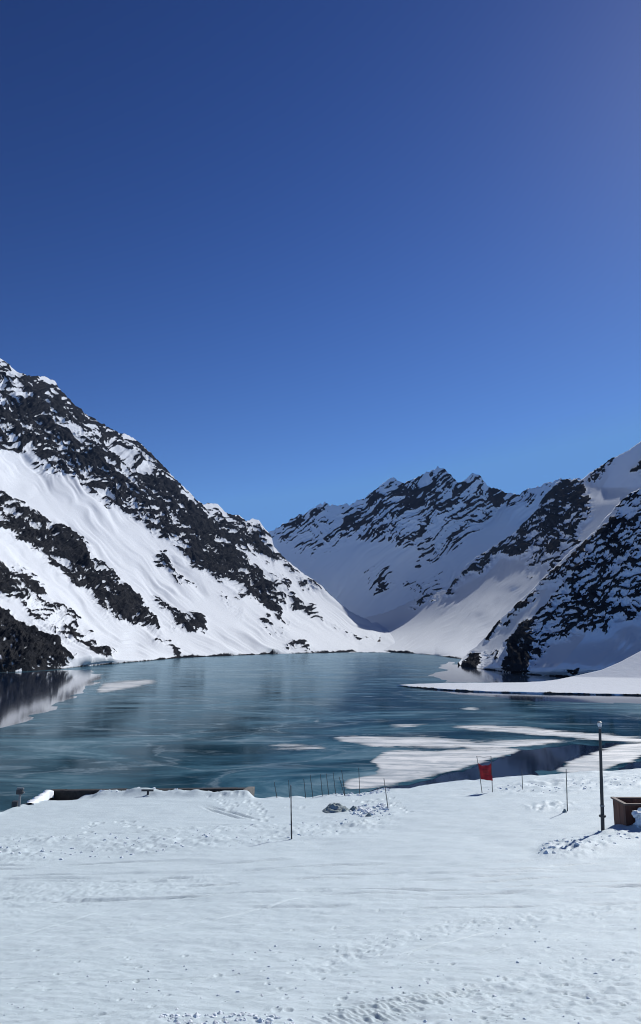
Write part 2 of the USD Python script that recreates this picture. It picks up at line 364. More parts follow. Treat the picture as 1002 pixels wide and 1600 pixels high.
E_rocks = raster([
    ([(716, 1040), (722, 1028), (745, 1010), (748, 1026), (742, 1046)], .99),
    ([(758, 998), (763, 990), (795, 953), (820, 930), (857, 894), (880, 872), (880, 890), (850, 918), (825, 950), (800, 960), (780, 990), (765, 1000)], .58),
    ([(860, 896), (893, 858), (929, 830), (958, 794), (1002, 762), (1300, 560), (1300, 900), (1002, 952), (975, 970), (940, 985), (900, 990), (870, 998), (855, 1012), (835, 1030), (818, 1052), (780, 1050), (784, 1034), (798, 995), (815, 978), (840, 960), (862, 940), (885, 915), (890, 900)], .56),
    ([(780, 1050), (786, 1030), (800, 994), (822, 990), (838, 1010), (830, 1030), (822, 1054), (780, 1054)], .97),
    ([(880, 900), (930, 838), (975, 795), (1002, 800), (1002, 850), (960, 880), (930, 900), (950, 920), (900, 960), (850, 970), (830, 965), (870, 935)], .68),
    ([(968, 788), (1002, 782), (1002, 798), (980, 802)], -.8), ([(940, 880), (975, 872), (970, 905), (945, 905)], -.6), ([(960, 815), (992, 820), (985, 838), (955, 835)], -.6),
    ([(888, 1050), (905, 1043), (916, 1044), (902, 1053)], .8), ([(755, 1028), (775, 1012), (770, 1030)], .3),
], 2.6)
sheet('mountain_spur', 'near rocky right hand spur whose dark nose drops into the lake', 716, 1500, 1.2, E_bottom, E_top, dE, E_rocks, MT_NEAR, 404, ((.50, -.78, 26, 10), (.36, -.25, 17, 7), (.24, -1.15, 9, 4)), 1.6, 2.7, (0.9, 0.4, 0), cE, floor_rock=2.0)

# valley floor between the slopes
V_bottom = [(300, 1019.5), (520, 1019.5), (660, 1020), (900, 1021)]
V_top = [(300, 978), (500, 974), (590, 972), (660, 972), (900, 976)]
def dV(px, py, yb):
    t = np.clip((yb - py) / 50, 0, 1) ** 0.75
    return lake_D(yb) * (1 - t) + 4300 * t
V_rocks = raster([([(520, 985), (560, 992), (600, 1000), (596, 1008), (555, 1006), (525, 996)], .22)], 3)
sheet('snow_valley', 'bright snow floor between the mountains at the head of the lake', 300, 900, 1.6, V_bottom, V_top, dV, V_rocks, MT_SNOW, 505, ((1, .2, 10, 4),), 0.7, 0.5, (0.0, 0.3, 0), cA, floor_rock=1.0, cat='valley floor')

# snowy spit on the right
S_bottom = [(621, 1072.0), (640, 1074.5), (700, 1079), (760, 1082), (840, 1084), (920, 1085.5), (1002, 1087), (1150, 1092), (1500, 1110)]
S_top = [(621, 1070.5), (640, 1069), (700, 1067), (760, 1067), (820, 1066), (845, 1065), (870, 1062), (900, 1056), (940, 1047), (970, 1034), (1002, 1017), (1060, 985), (1150, 950), (1500, 880)]
def dS(px, py, yb):
    u = np.maximum(yb - 2.2 - py, 0)
    return lake_D(yb) + np.minimum(u, 25) * 2.6 + np.maximum(u - 25, 0) * 0.9
S_rocks = raster([], 2.5)
sheet('snow_spit', 'low snow covered spit reaching into the lake from the right', 621, 1500, 1.2, S_bottom, S_top, dS, S_rocks, MT_SNOW, 606, ((1, 0, 12, 4),), 0.35, 0.5, (0.25, 0.6, 0), lambda x, y: x - 2 * (1080 - y), floor_rock=2.3, rows=60, jag=0.1, cat='spit')

# ground under everything
gm = mottled('far_snow', (0.7, 0.72, 0.75), (0.82, 0.83, 0.85), 0.02, 0.8, 0.0)
v = np.array([[-14000, -6000, -9], [14000, -6000, -9], [14000, 16000, -9], [-14000, 16000, -9]], float)
tag(obj('ground', (v, np.array([[0, 1, 2, 3]])), gm), 'snow ground lying under the lake and the mountains', 'ground', kind='structure')

# ------------------------------------------------------------------ lake, thin ice and pale ice
WATER = M('lake_water', {
    'g': ('geometry', {}), 'm': ('mapping', {'scale': (0.25, 0.7, 1)}),
    'n': ('noise_texture', {'scale': 1.0, 'detail': 3.0, 'roughness': 0.55}),
    'b': ('bump', {'strength': 0.05, 'distance': 0.04}),
    'p': ('principled_bsdf', {'base_color': (0.008, 0.016, 0.034), 'roughness': 0.06, 'ior': 1.33, 'specular_ior_level': 0.18})},
    [('g.position', 'm.vector'), ('m.vector', 'n.vector'), ('n.fac', 'b.height'), ('b.normal', 'p.normal')])
THIN = M('thin_lake_ice', {
    'g': ('geometry', {}), 'm': ('mapping', {'scale': (0.014, 0.022, 1), 'rotation': (0, 0, 0.25)}),
    'w': ('noise_texture', {'scale': 1.0, 'detail': 7.0, 'roughness': 0.62, 'distortion': 1.6}),
    'm2': ('mapping', {'scale': (0.042, 0.13, 1), 'rotation': (0, 0, -0.12)}),
    'w2': ('noise_texture', {'scale': 1.0, 'detail': 6.0, 'roughness': 0.68, 'distortion': 0.8}),
    'mv': ('mapping', {'scale': (0.010, 0.016, 1)}),
    'add': ('vector_math', {'math_type': 'multiply_add', 'vector2': (0.5, 0.5, 0.5)}),
    'v': ('voronoi_texture', {'feature': 'distance_to_edge', 'scale': 1.0, 'detail': 1.0}),
    'vr': ('rgb_ramp', {'ramp': [(0, (0.3, 0.3, 0.3)), (0.007, (0.12, 0.12, 0.12)), (0.018, (0, 0, 0)), (1, (0, 0, 0))]}),
    'r': ('rgb_ramp', {'ramp': [(0.0, (0.004, 0.022, 0.034)), (0.43, (0.007, 0.032, 0.05)), (0.51, (0.016, 0.06, 0.088)), (0.59, (0.045, 0.115, 0.15)), (0.72, (0.17, 0.27, 0.31))]}),
    'r2': ('rgb_ramp', {'ramp': [(0.0, (0, 0, 0)), (0.54, (0, 0, 0)), (0.64, (0.32, 0.32, 0.32)), (0.78, (1, 1, 1))]}),
    'c1': ('mix_color', {'blend_type': 'mix', 'b': (0.30, 0.38, 0.42)}),
    'c2': ('mix_color', {'blend_type': 'mix', 'b': (0.34, 0.42, 0.46)}),
    'ro': ('map_range', {'from_min': 0.35, 'from_max': 0.75, 'to_min': 0.07, 'to_max': 0.24}),
    'b': ('bump', {'strength': 0.10, 'distance': 0.12}),
    'f': ('fresnel', {'IOR': 1.31}), 'fm': ('map_range', {'from_min': 0.30, 'from_max': 1.0, 'to_min': 0.06, 'to_max': 0.60, 'clamp': True}),
    'gl': ('glossy_bsdf', {'color': (0.70, 0.90, 1.0)}), 'x': ('mix_closure', {}),
    'p': ('diffuse_bsdf', {})},
    [('g.position', 'm.vector'), ('m.vector', 'w.vector'), ('g.position', 'm2.vector'), ('m2.vector', 'w2.vector'), ('g.position', 'mv.vector'), ('w.color', 'add.vector1'), ('mv.vector', 'add.vector3'), ('add.vector', 'v.vector'),
     ('v.distance', 'vr.fac'), ('w.fac', 'r.fac'), ('w2.fac', 'r2.fac'), ('r.color', 'c1.a'), ('r2.color', 'c1.fac'), ('c1.result', 'c2.a'), ('vr.color', 'c2.fac'), ('c2.result', 'p.color'),
     ('w.fac', 'ro.value'), ('ro.result', 'gl.roughness'), ('w2.fac', 'b.height'), ('b.normal', 'p.normal'), ('b.normal', 'gl.normal'), ('b.normal', 'f.normal'), ('f.fac', 'fm.value'), ('fm.result', 'x.fac'), ('p.BSDF', 'x.closure1'), ('gl.BSDF', 'x.closure2')], surface='x.closure')
PALE = M('pale_lake_ice', {
    'g': ('geometry', {}), 'm': ('mapping', {'scale': (0.05, 0.17, 1), 'rotation': (0, 0, 0.2)}),
    'w': ('noise_texture', {'scale': 1.0, 'detail': 8.0, 'roughness': 0.68, 'distortion': 1.2}),
    'm2': ('mapping', {'scale': (0.06, 0.19, 1), 'rotation': (0, 0, -0.1)}),
    'w2': ('noise_texture', {'scale': 1.0, 'detail': 8.0, 'roughness': 0.7, 'distortion': 0.6}),
    'a': ('attribute', {'attribute': 'cover'}),
    'j': ('math', {'math_type': 'multiply_add', 'value2': 2.5, 'value3': -1.22}),
    's': ('math', {'math_type': 'add'}),
    'k': ('rgb_ramp', {'ramp': [(0.0, (0, 0, 0)), (0.38, (0, 0, 0)), (0.62, (0.75, 0.75, 0.75)), (0.85, (1, 1, 1))]}),
    'r': ('rgb_ramp', {'ramp': [(0.32, (0.18, 0.23, 0.26)), (0.44, (0.40, 0.44, 0.455)), (0.54, (0.66, 0.675, 0.66)), (0.72, (0.84, 0.835, 0.81))]}),
    'b': ('bump', {'strength': 0.4, 'distance': 0.15}),
    't': ('transparent_bsdf', {'color': (1, 1, 1)}),
    'p': ('principled_bsdf', {'roughness': 0.55, 'ior': 1.31}), 'x': ('mix_closure', {})},
    [('g.position', 'm.vector'), ('m.vector', 'w.vector'), ('g.position', 'm2.vector'), ('m2.vector', 'w2.vector'), ('w.fac', 'r.fac'), ('r.color', 'p.base_color'), ('w.fac', 'b.height'), ('b.normal', 'p.normal'),
     ('w2.fac', 'j.value1'), ('j.value', 's.value1'), ('a.fac', 's.value2'), ('s.value', 'k.fac'), ('k.color', 'x.fac'), ('t.BSDF', 'x.closure1'), ('p.BSDF', 'x.closure2')], surface='x.closure')

v = np.array([[-2500, 40, 0], [2500, 40, 0], [2500, 3600, 0], [-2500, 3600, 0]], float)
tag(obj('lake', (v, np.array([[0, 1, 2, 3]])), WATER), 'dark still mountain lake water', 'lake', kind='structure')

def plan(pts, wob=0.035, n=7, seed=0):
    """An outline on the lake: pixel corners laid down on the water, edges broken up by noise."""
    p = np.array(pts, float); q = []
    for a, b in zip(p, np.roll(p, -1, 0)):
        for k in range(n): q.append(a + (b - a) * k / n)
    q = np.array(q); w = on_lake(q[:, 0], q[:, 1])
    d = w[:, 1:2]
    off = np.stack([n2(w[:, 0] / 6, w[:, 1] / 9, seed, 4), n2(w[:, 0] / 6, w[:, 1] / 9, seed + 9, 4)], 1)
    g = Polygon(w + off * d * wob * [0.35, 1.0] * 0.5)
    return g.buffer(0)

OPEN = [
    [(-300, 1062), (0, 1052), (100, 1047), (140, 1047), (156, 1056), (150, 1066), (128, 1080), (108, 1090), (86, 1103), (62, 1116), (35, 1128), (0, 1140), (-60, 1150), (-300, 1165)],
    [(560, 1243), (640, 1229), (700, 1207), (750, 1192), (800, 1178), (860, 1167), (920, 1162), (978, 1160), (940, 1175), (900, 1190), (870, 1203), (840, 1212), (800, 1218), (700, 1234), (620, 1250)],
    [(940, 1214), (975, 1198), (1002, 1184), (1100, 1150), (1300, 1150), (1300, 1240), (940, 1230)],
    [(700, 1034), (735, 1041), (780, 1047), (860, 1053), (960, 1060), (960, 1068), (800, 1067), (700, 1065), (672, 1056), (690, 1046)],
    [(640, 1074), (1100, 1086), (1300, 1090), (1300, 1112), (1002, 1100), (900, 1098), (780, 1091), (700, 1083)],
]
open_water = unary_union([plan(p, seed=i * 13) for i, p in enumerate(OPEN)])
lake_area = Polygon([(-1500, 45), (1500, 45), (1500, 3300), (-1500, 3300)])
thin = lake_area.difference(open_water).simplify(0.15)
def slab(poly, z0, z1):
    parts = [trimesh.creation.extrude_polygon(g, z1 - z0, engine='earcut') for g in getattr(poly, 'geoms', [poly]) if g.area > 1.0]
    m = cat_(parts); m.apply_translation([0, 0, z0]); return m
tag(obj('lake_ice', slab(thin, 0.004, 0.03), THIN), 'thin blue grey ice skin covering most of the lake', 'ice', kind='structure')

PATCHES = [
    ('largest beige ice patch, beyond the row of thin poles', [(591, 1179), (610, 1175), (660, 1173), (720, 1172), (775, 1171), (822, 1169), (800, 1178), (770, 1185), (745, 1194), (700, 1207), (650, 1219), (600, 1229), (575, 1233), (545, 1234), (536, 1226), (560, 1216), (590, 1209), (594, 1200), (584, 1190)]),
    ('long beige ice band lying just beyond the largest ice patch', [(515, 1152), (545, 1149), (600, 1151), (680, 1154), (740, 1159), (770, 1165), (740, 1167), (700, 1170), (640, 1167), (590, 1166), (545, 1160)]),
    ('bright narrow ice streak running to the right edge behind the lamp post', [(690, 1134), (760, 1134), (830, 1138), (880, 1143), (950, 1149), (1010, 1155), (1060, 1162), (1002, 1161), (930, 1156), (860, 1150), (800, 1145), (740, 1140)]),
    ('thin pale ice streak left of the bright narrow one', [(606, 1134), (640, 1132), (674, 1133), (650, 1136), (620, 1137)]),
    ('grey ragged ice strip between two dark openings right of the lamp post', [(868, 1205), (895, 1188), (935, 1174), (975, 1163), (1020, 1158), (1060, 1160), (1002, 1182), (970, 1194), (940, 1206), (905, 1209)]),
    ('faint pale ice streak near the middle of the lake', [(402, 1166), (440, 1163), (500, 1166), (520, 1172), (470, 1172), (425, 1170)]),
    ('small white ice fleck in the middle of the lake', [(487, 1127), (497, 1125), (505, 1127), (496, 1130)]),
    ('white snow dusted floe tip beside the dark reflection on the left', [(160, 1068), (205, 1064), (244, 1062), (246, 1066), (222, 1071), (185, 1078), (150, 1084)]),
    ('thin white ice line below the snowy spit', [(716, 1108), (735, 1106), (758, 1107), (740, 1110)]),
    ('narrow grey ice band between the long beige band and the bright streak', [(700, 1165), (780, 1158), (860, 1156), (900, 1160), (850, 1163), (800, 1168), (740, 1171)]),
]
def ice_sheet(pts, z, blur):
    from PIL import Image, ImageDraw
    p = np.array(pts, float); S, pad = 3, 14
    x0, y0 = p.min(0) - pad; x1, y1 = p.max(0) + pad
    im = Image.new('L', (int((x1 - x0) * S), int((y1 - y0) * S)), 0)
    ImageDraw.Draw(im).polygon([((a - x0) * S, (b - y0) * S) for a, b in p], fill=255)
    cov = gaussian_filter(np.asarray(im, np.float32) / 255, (blur * S * 1.2, blur * S * 2.4)) * (0.62 if (p[:, 1].max() - p[:, 1].min()) < 12 and p[:, 0].max() < 700 else 1.0)
    gx, gy = np.meshgrid(np.arange(x0, x1, 2.0), np.arange(y0, y1, 1.0))
    c = map_coordinates(cov, [(gy - y0) * S, (gx - x0) * S], order=1)
    w = on_lake(gx, gy); v = np.concatenate([w, np.full(gx.shape + (1,), z)], -1).reshape(-1, 3)
    f = grid_faces(*gx.shape); c = c.ravel(); f = f[(c[f] > 0.10).any(1)]
    used = np.unique(f); idx = np.full(len(v), -1); idx[used] = np.arange(len(used))
    return (v[used], idx[f]), c[used]
for i, (lab, pts) in enumerate(PATCHES):
    m, c = ice_sheet(pts, 0.036 + 0.004 * i, min(2.2, 0.22 * (max(q[1] for q in pts) - min(q[1] for q in pts)) + .25))
    pr = obj('ice_patch', m, PALE); attr(pr, 'cover', c); tag(pr, lab, 'ice patch', 'pale ice patches on the lake')

# ------------------------------------------------------------------ the foreground snowfield
PROFILE = [(-60, -1.6), (0, -1.75), (3, -2.5), (8, -3.65), (12, -4.45), (17, -5.28), (22, -6.0), (27, -6.58), (35, -7.45), (44, -8.42), (60, -9.6)]
_pd = np.linspace(-60, 60, 600); _pz = np.convolve(np.pad(pl(PROFILE, _pd), 20, 'edge'), np.ones(41) / 41, 'valid')
def base_z(x, y):
    """Height of the smooth snow, relative to the eye."""
    k = np.where(x > 0, 0.052, 0.022) * x * smooth(y, 8, 45)
    return np.interp(y, _pd, _pz) + k
def on_snow(px, py):
    """Where the ray of a pixel meets the smooth snow."""
    px, py = np.broadcast_arrays(np.asarray(px, float), np.asarray(py, float))
    a, e = ray(px, py)
    lo, hi = np.full(a.shape, 2.0), np.full(a.shape, 75.0)
    for _ in range(48):
        mid = (lo + hi) / 2; below = e * mid < base_z(a * mid, mid)
        hi = np.where(below, mid, hi); lo = np.where(below, lo, mid)
    return np.stack([a * hi, hi, EYE[2] + base_z(a * hi, hi)], -1)

EDGE = [(-500, 1330), (-200, 1300), (0, 1270), (30, 1260), (52, 1254), (70, 1246), (110, 1242), (390, 1244), (400, 1245), (480, 1246), (520, 1242), (545, 1240), (600, 1235), (640, 1232), (700, 1222), (740, 1218), (800, 1214), (850, 1211), (900, 1207), (940, 1205), (1002, 1202), (1200, 1190), (1500, 1180)]
ex = np.arange(-480, 1480, 6.0); ew = on_snow(ex, pl(EDGE, ex)); ea, ed = ew[:, 0] / ew[:, 1], ew[:, 1]

def in_poly_px(px, py, poly, soft=3.0):
    return poly
GX0, GY0, GW, GH = -500, 1180, 2000, 460
def graster(polys, blur):
    from PIL import Image, ImageDraw
    out = np.zeros((GH, GW), np.float32)
    for pts, d in polys:
        im = Image.new('L', (GW, GH), 0); ImageDraw.Draw(im).polygon([(x - GX0, y - GY0) for x, y in pts], fill=255)
        out = np.maximum(out, gaussian_filter(np.asarray(im, np.float32) / 255, blur) * d)
    return out
def to_px(x, y, z):
    c, s = math.cos(PITCH), math.sin(PITCH)
    fwd, up = y * c + z * s, -y * s + z * c
    return CX + F * x / fwd, CY - F * up / fwd

BAND = [(-300, 1345), (-300, 1322), (0, 1312), (80, 1306), (200, 1302), (330, 1294), (470, 1285), (560, 1277), (600, 1262), (620, 1262), (615, 1280), (560, 1296), (460, 1312), (330, 1326), (200, 1338), (80, 1343)]
BANK = [(840, 1332), (850, 1320), (872, 1314), (900, 1308), (945, 1300), (1002, 1282), (1150, 1262), (1150, 1310), (1002, 1310), (960, 1322), (900, 1334)]
NEARB = [(90, 1640), (200, 1590), (260, 1586), (330, 1592), (380, 1584), (450, 1596), (500, 1640)]
RSIDE = [(760, 1230), (860, 1216), (1002, 1208), (1002, 1232), (900, 1240), (800, 1244)]
TREAD = [(470, 1600), (560, 1572), (650, 1556), (745, 1540), (760, 1548), (690, 1570), (600, 1600)]
ROUGHR = [(560, 1600), (700, 1575), (850, 1530), (1002, 1500), (1002, 1600)]
TRACK = [(470, 1510), (560, 1476), (650, 1452), (760, 1436), (900, 1418), (1040, 1404), (1040, 1420), (900, 1436), (760, 1453), (650, 1475), (560, 1503), (500, 1528)]
TRACK2 = [(690, 1560), (800, 1528), (900, 1506), (1040, 1478), (1040, 1492), (900, 1524), (800, 1548), (720, 1575)]
SCRAPE = [(-80, 1392), (100, 1374), (300, 1366), (420, 1376), (300, 1392), (100, 1412), (-80, 1420)]
MESHP = [(812, 1262), (850, 1256), (880, 1254), (898, 1257), (870, 1264), (840, 1267)]
band_img = graster([(BAND, .9), (BANK, 1.0), (NEARB, .6)], 6); side_img = graster([(RSIDE, 1.0)], 4); tread_img = graster([(TREAD, 1.0)], 5); rough_img = graster([(ROUGHR, 1.0)], 14); mesh_img = graster([(MESHP, 1.0)], 2); track_img = graster([(TRACK, 1.0), (TRACK2, 1.0), (SCRAPE, .7)], 5)
bank_img = graster([(BANK, 1.0), (NEARB, .8)], 6)
def glook(img, px, py): return map_coordinates(img, [np.clip(py - GY0, 0, GH - 1), np.clip(px - GX0, 0, GW - 1)], order=1)

# grooves: ski runs, scraped lines and footprints, given where the photograph shows them
GROOVES = []                                              # (points on the snow, width, depth)
def groove(pix, width, depth, n=60):
    p = np.array(pix, float); t = np.linspace(0, 1, n); s = np.linspace(0, 1, len(p))
    w = on_snow(np.interp(t, s, p[:, 0]), np.interp(t, s, p[:, 1]))
    d = np.concatenate([[0], np.cumsum(np.linalg.norm(np.diff(w[:, :2], axis=0), axis=1))])
    q = np.arange(0, d[-1], width * 0.35)
    GROOVES.append((np.stack([np.interp(q, d, w[:, 0]), np.interp(q, d, w[:, 1])], 1), width, depth))
for k in range(46):
    x, y = random.uniform(-120, 950), random.uniform(1348, 1425)
    L = random.uniform(60, 260); sl = random.uniform(-0.06, -0.015)
    groove([(x, y), (x + L * .5, y + L * .5 * sl + random.uniform(-1, 1)), (x + L, y + L * sl)], random.uniform(.08, .2), random.uniform(.02, .045))
for k in range(26):
    x, y = random.uniform(-200, 900), random.uniform(1425, 1610)
    L = random.uniform(150, 420); sl = random.uniform(-0.28, -0.05)
    groove([(x, y), (x + L * .5, y + L * .5 * sl + random.uniform(0, 6)), (x + L, y + L * sl)], random.uniform(.03, .07), random.uniform(.006, .016))
groove([(318, 1260), (350, 1266), (385, 1274), (404, 1279)], .14, .07); groove([(312, 1260), (340, 1268), (372, 1276), (392, 1279)], .14, .06)
groove([(0, 1318), (60, 1308), (130, 1304), (220, 1300), (330, 1290), (420, 1286)], .12, .05)
groove([(640, 1264), (700, 1270), (800, 1262), (900, 1252), (1002, 1240)], .3, .02)
groove([(660, 1240), (720, 1236), (800, 1229)], .16, .05); groove([(700, 1245), (745, 1240), (790, 1238)], .25, .06)
groove([(790, 1250), (850, 1246), (930, 1238)], .2, .04)
prints = []                                               # footprints: (x, y, length, depth)
def trail(pix, step, dep, size):
    p = np.array(pix, float); s = np.linspace(0, 1, len(p)); t = np.linspace(0, 1, 200)
    w = on_snow(np.interp(t, s, p[:, 0]), np.interp(t, s, p[:, 1]))[:, :2]
    d = np.concatenate([[0], np.cumsum(np.linalg.norm(np.diff(w, axis=0), axis=1))])
    for k, q in enumerate(np.arange(0, d[-1], step)):
        if random.random() < .4: continue
        prints.append((np.interp(q, d, w[:, 0]) + random.uniform(-.1, .1) + (k % 2 - .5) * .22, np.interp(q, d, w[:, 1]) + random.uniform(-.1, .1), size * random.uniform(.6, 1.3), dep * random.uniform(.6, 1.2)))
for tr in ([(322, 1246), (350, 1254), (380, 1264), (395, 1272), (408, 1282)], [(336, 1244), (365, 1252), (395, 1258), (410, 1268), (418, 1280)], [(350, 1243), (385, 1250), (400, 1262), (425, 1270)], [(130, 1302), (140, 1290), (158, 1280), (180, 1279), (200, 1284), (205, 1292), (222, 1293)],
           [(430, 1262), (470, 1262)], [(560, 1262), (590, 1250), (625, 1248)], [(570, 1270), (600, 1258), (640, 1252)], [(330, 1252), (358, 1262), (372, 1270)], [(150, 1243), (260, 1242), (380, 1242)], [(170, 1240), (290, 1239), (370, 1238)], [(560, 1252), (610, 1256), (640, 1270)]):
    trail(tr, .42, .075, .15)
for k in range(170):                                      # single scuffs over the piste
    px_, py_ = random.uniform(-60, 1060), 1425 + 190 * random.random() ** 0.8
    if random.random() < .45: px_ = random.uniform(520, 1000)
    w = on_snow(px_, py_)
    prints.append((w[0], w[1], random.uniform(.02, .05), random.uniform(.008, .026)))
prints = np.array(prints)

na, xs = 700, np.linspace(-0.47, 0.47, 700)
xs = np.concatenate([np.linspace(-1.3, -0.48, 60), xs, np.linspace(0.48, 1.3, 60)])
pyrow = np.arange(1660, 1199, -0.95)
drow = on_snow(np.full_like(pyrow, 501.0), pyrow)[:, 1]
drow = drow[drow < 44.0]
drow = np.concatenate([np.linspace(1.2, drow[0], 14)[:-1], drow, np.arange(drow[-1] + .16, 62, .16), np.arange(62.5, 96, 1.5)])
A_, D_ = np.meshgrid(xs, drow)
X, Y = A_ * D_, D_.copy()
Zb = base_z(X, np.minimum(Y, 74))
edge_d = np.interp(A_, ea, ed) + 0.25 * n2(X / 2.2, Y * 0 + .3, 77, 3)
over = Y - edge_d
PXg, PYg = to_px(X, Y, Zb)
Z = Zb + 0.05 * n2(X / 7, Y / 7, 31, 3) * smooth(Y, 6, 20) * smooth(-over, 0.5, 3)
Z += .008 * n2(X / 3.2 + Y * .2, Y / .42, 33, 3) * smooth(Y, 9, 14) * smooth(Y, 34, 26) + 0.014 * n2(X / 1.1, Y / 0.7, 32, 3) + 0.0055 * n2(X / .2, Y / .11, 35, 3) * smooth(Y, 30, 12)
bandw = glook(band_img, PXg + 7 * n2(X, Y, 41, 2), PYg + 3 * n2(X, Y, 42, 2)) * np.clip(.75 + .45 * n2(X / 2.4, Y / 2.4, 43, 3), .1, 1.6)
scale_b = np.where(Y > 15, 1.0, 0.3)
lump = np.maximum(ridged(X / (.75 * scale_b), Y / (.9 * scale_b), 51, 4) - .42, 0) * .24 + .03 * n2(X / (.22 * scale_b), Y / (.3 * scale_b), 52, 2)
Z += bandw * lump * scale_b + 0.12 * glook(bank_img, PXg, PYg) * scale_b
Z += glook(side_img, PXg, PYg) * (.05 * n2(X / .7, Y / 1.0, 61, 3) + .04)
Z += glook(rough_img, PXg, PYg) * .012 * n2(X / .16, Y / .16, 62, 3)
Z += glook(track_img, PXg, PYg) * (.011 * n2(X / .13, Y / .16, 66, 3) - .012)
ph = (X * .8 + Y * .6)
Z += glook(tread_img, PXg, PYg) * (.010 * np.sin(ph * 2 * np.pi / .075) + .014 * n2(X / .12, Y / .12, 63, 2))
Z += glook(mesh_img, PXg, PYg) * (.05 + .05 * n2(X / .22, Y / .5, 64, 2))
bankup = np.exp(-((over + .25) / 1.1) ** 2) * smooth(PXg + 22 * n2(X / 1.1, Y * 0, 81, 3), 85, 165) * (1 + .10 * n2(X / .8, Y / .8, 82, 3)) * smooth(PXg, 400, 386)
Z += .34 * bankup
# hollow scoured along the terrace wall on the left, and the lump field in front of the wall
hol = np.exp(-((PXg - 95) / 42) ** 2 - ((PYg - 1243) / 4.5) ** 2) * (over < 1.0)
Z -= .55 * hol
flat = np.stack([X.ravel(), Y.ravel()], 1)
cut = np.zeros(len(flat))
for pts, width, depth in GROOVES:
    lo, hi = pts.min(0) - width * 3, pts.max(0) + width * 3
    sel = np.nonzero((flat[:, 0] > lo[0]) & (flat[:, 0] < hi[0]) & (flat[:, 1] > lo[1]) & (flat[:, 1] < hi[1]))[0]
    if not len(sel): continue
    d, idx = cKDTree(pts).query(flat[sel], distance_upper_bound=width * 2.6)
    ok = np.isfinite(d); d = d[ok]; sel = sel[ok]
    fade = np.minimum(1, np.minimum(idx[ok], len(pts) - 1 - idx[ok]) / (len(pts) * .2 + 1))
    cut[sel] += 1.7 * depth * fade * (-np.exp(-(d / width) ** 2 * 2.2) + .15 * np.exp(-((d - width * 1.35) / (width * .45)) ** 2))
tree = cKDTree(flat)
for x, y, size, dep in prints:
    sel = np.array(tree.query_ball_point([x, y], size * 2.2), int)
    if not len(sel): continue
    d = np.hypot(flat[sel, 0] - x, (flat[sel, 1] - y) * .7) / size
    cut[sel] += dep * (-np.exp(-d ** 4) +   .22 * np.exp(-((d - 1.25) / .3) ** 2))
Z += cut.reshape(Z.shape)
o = np.maximum(over, 0)
Z = Z - np.where(over > 0, .18 * np.minimum(o, 1.2) ** 2 + .95 * np.maximum(o - .6, 0), 0) + .12 * np.exp(-(over / 1.0) ** 2) * n2(X / 1.3, Y / 3, 71, 3) * .6
SNOW = M('piste_snow', {
    'g': ('geometry', {}), 'm': ('mapping', {'scale': (1.0, 1.6, 1.0)}),
    'n': ('noise_texture', {'scale': 16.0, 'detail': 7.0, 'roughness': 0.78}),
    'n1': ('noise_texture', {'scale': 1.6, 'detail': 5.0, 'roughness': 0.65}),
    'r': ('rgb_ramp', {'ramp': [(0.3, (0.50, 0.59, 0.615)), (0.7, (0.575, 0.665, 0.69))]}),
    'b': ('bump', {'strength': 0.55, 'distance': 0.03}),
    'b1': ('bump', {'strength': 0.25, 'distance': 0.08}),
    'p': ('principled_bsdf', {'roughness': 0.6, 'specular_ior_level': 0.3})},
    [('g.position', 'm.vector'), ('m.vector', 'n.vector'), ('m.vector', 'n1.vector'), ('n1.fac', 'r.fac'), ('r.color', 'p.base_color'), ('n.fac', 'b.height'), ('n1.fac', 'b1.height'), ('b1.normal', 'b.normal'), ('b.normal', 'p.normal')])
P = np.stack([X, Y, Z + EYE[2]], -1)
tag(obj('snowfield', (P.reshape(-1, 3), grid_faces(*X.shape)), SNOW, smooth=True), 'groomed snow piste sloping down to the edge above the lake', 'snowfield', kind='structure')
ztree = cKDTree(flat); zflat = P.reshape(-1, 3)[:, 2]
def ground_z(x, y):
    d, i = ztree.query([x, y], k=4)
    return float((zflat[i] / (d + 1e-6)).sum() / (1 / (d + 1e-6)).sum())
def foot(px, py):
    w = on_snow(px, py); return np.array([w[0], w[1], ground_z(w[0], w[1])])
def above(px, py, D):
    """The point seen at a pixel, D metres ahead."""
    return at(float(px), float(py), float(D))

# loose lumps of snow
def lump_mesh(r, seed, flat_=.75, sub=1, rough=.28):
    m = trimesh.creation.icosphere(subdivisions=sub, radius=1.0)
    v = np.array(m.vertices); k = 1 + rough * n2(v[:, 0] * 1.4 + seed * 7.1, v[:, 1] * 1.4 + v[:, 2] * 1.1 + seed, seed % 97, 2)
    v = v * k[:, None] * [1, 1, flat_] * r
    return trimesh.Trimesh(v, m.faces, process=False)
protos = [lump_mesh(1.0, k, random.uniform(.55, .9)) for k in range(12)]
def scatter_lumps(poly, n, r0, r1, seed):
    rr = random.Random(seed); out = []; g = Polygon(poly).buffer(0); b = g.bounds
    from shapely.geometry import Point
    while len(out) < n:
        px_, py_ = rr.uniform(b[0], b[2]), rr.uniform(b[1], b[3])
        if not g.contains(Point(px_, py_)): continue
        w = foot(px_, py_); r = r0 + (r1 - r0) * rr.random() ** 2.2
        m = rr.choice(protos).copy(); m.apply_scale([r * rr.uniform(.8, 1.5), r * rr.uniform(.8, 1.3), r])
        m.apply_transform(trimesh.transformations.rotation_matrix(rr.uniform(0, 6.28), [0, 0, 1])); m.apply_translation(w + [0, 0, r * .05]); out.append(m)
    return out
CLOD = mottled('clod_snow', (0.62, 0.69, 0.73), (0.78, 0.82, 0.85), 14, .7, .5, dist=.02)
def clods(lists, lab):
    tag(obj('snow_clods', cat_([m for l in lists for m in l]), CLOD), lab, 'snow clods', kind='stuff')
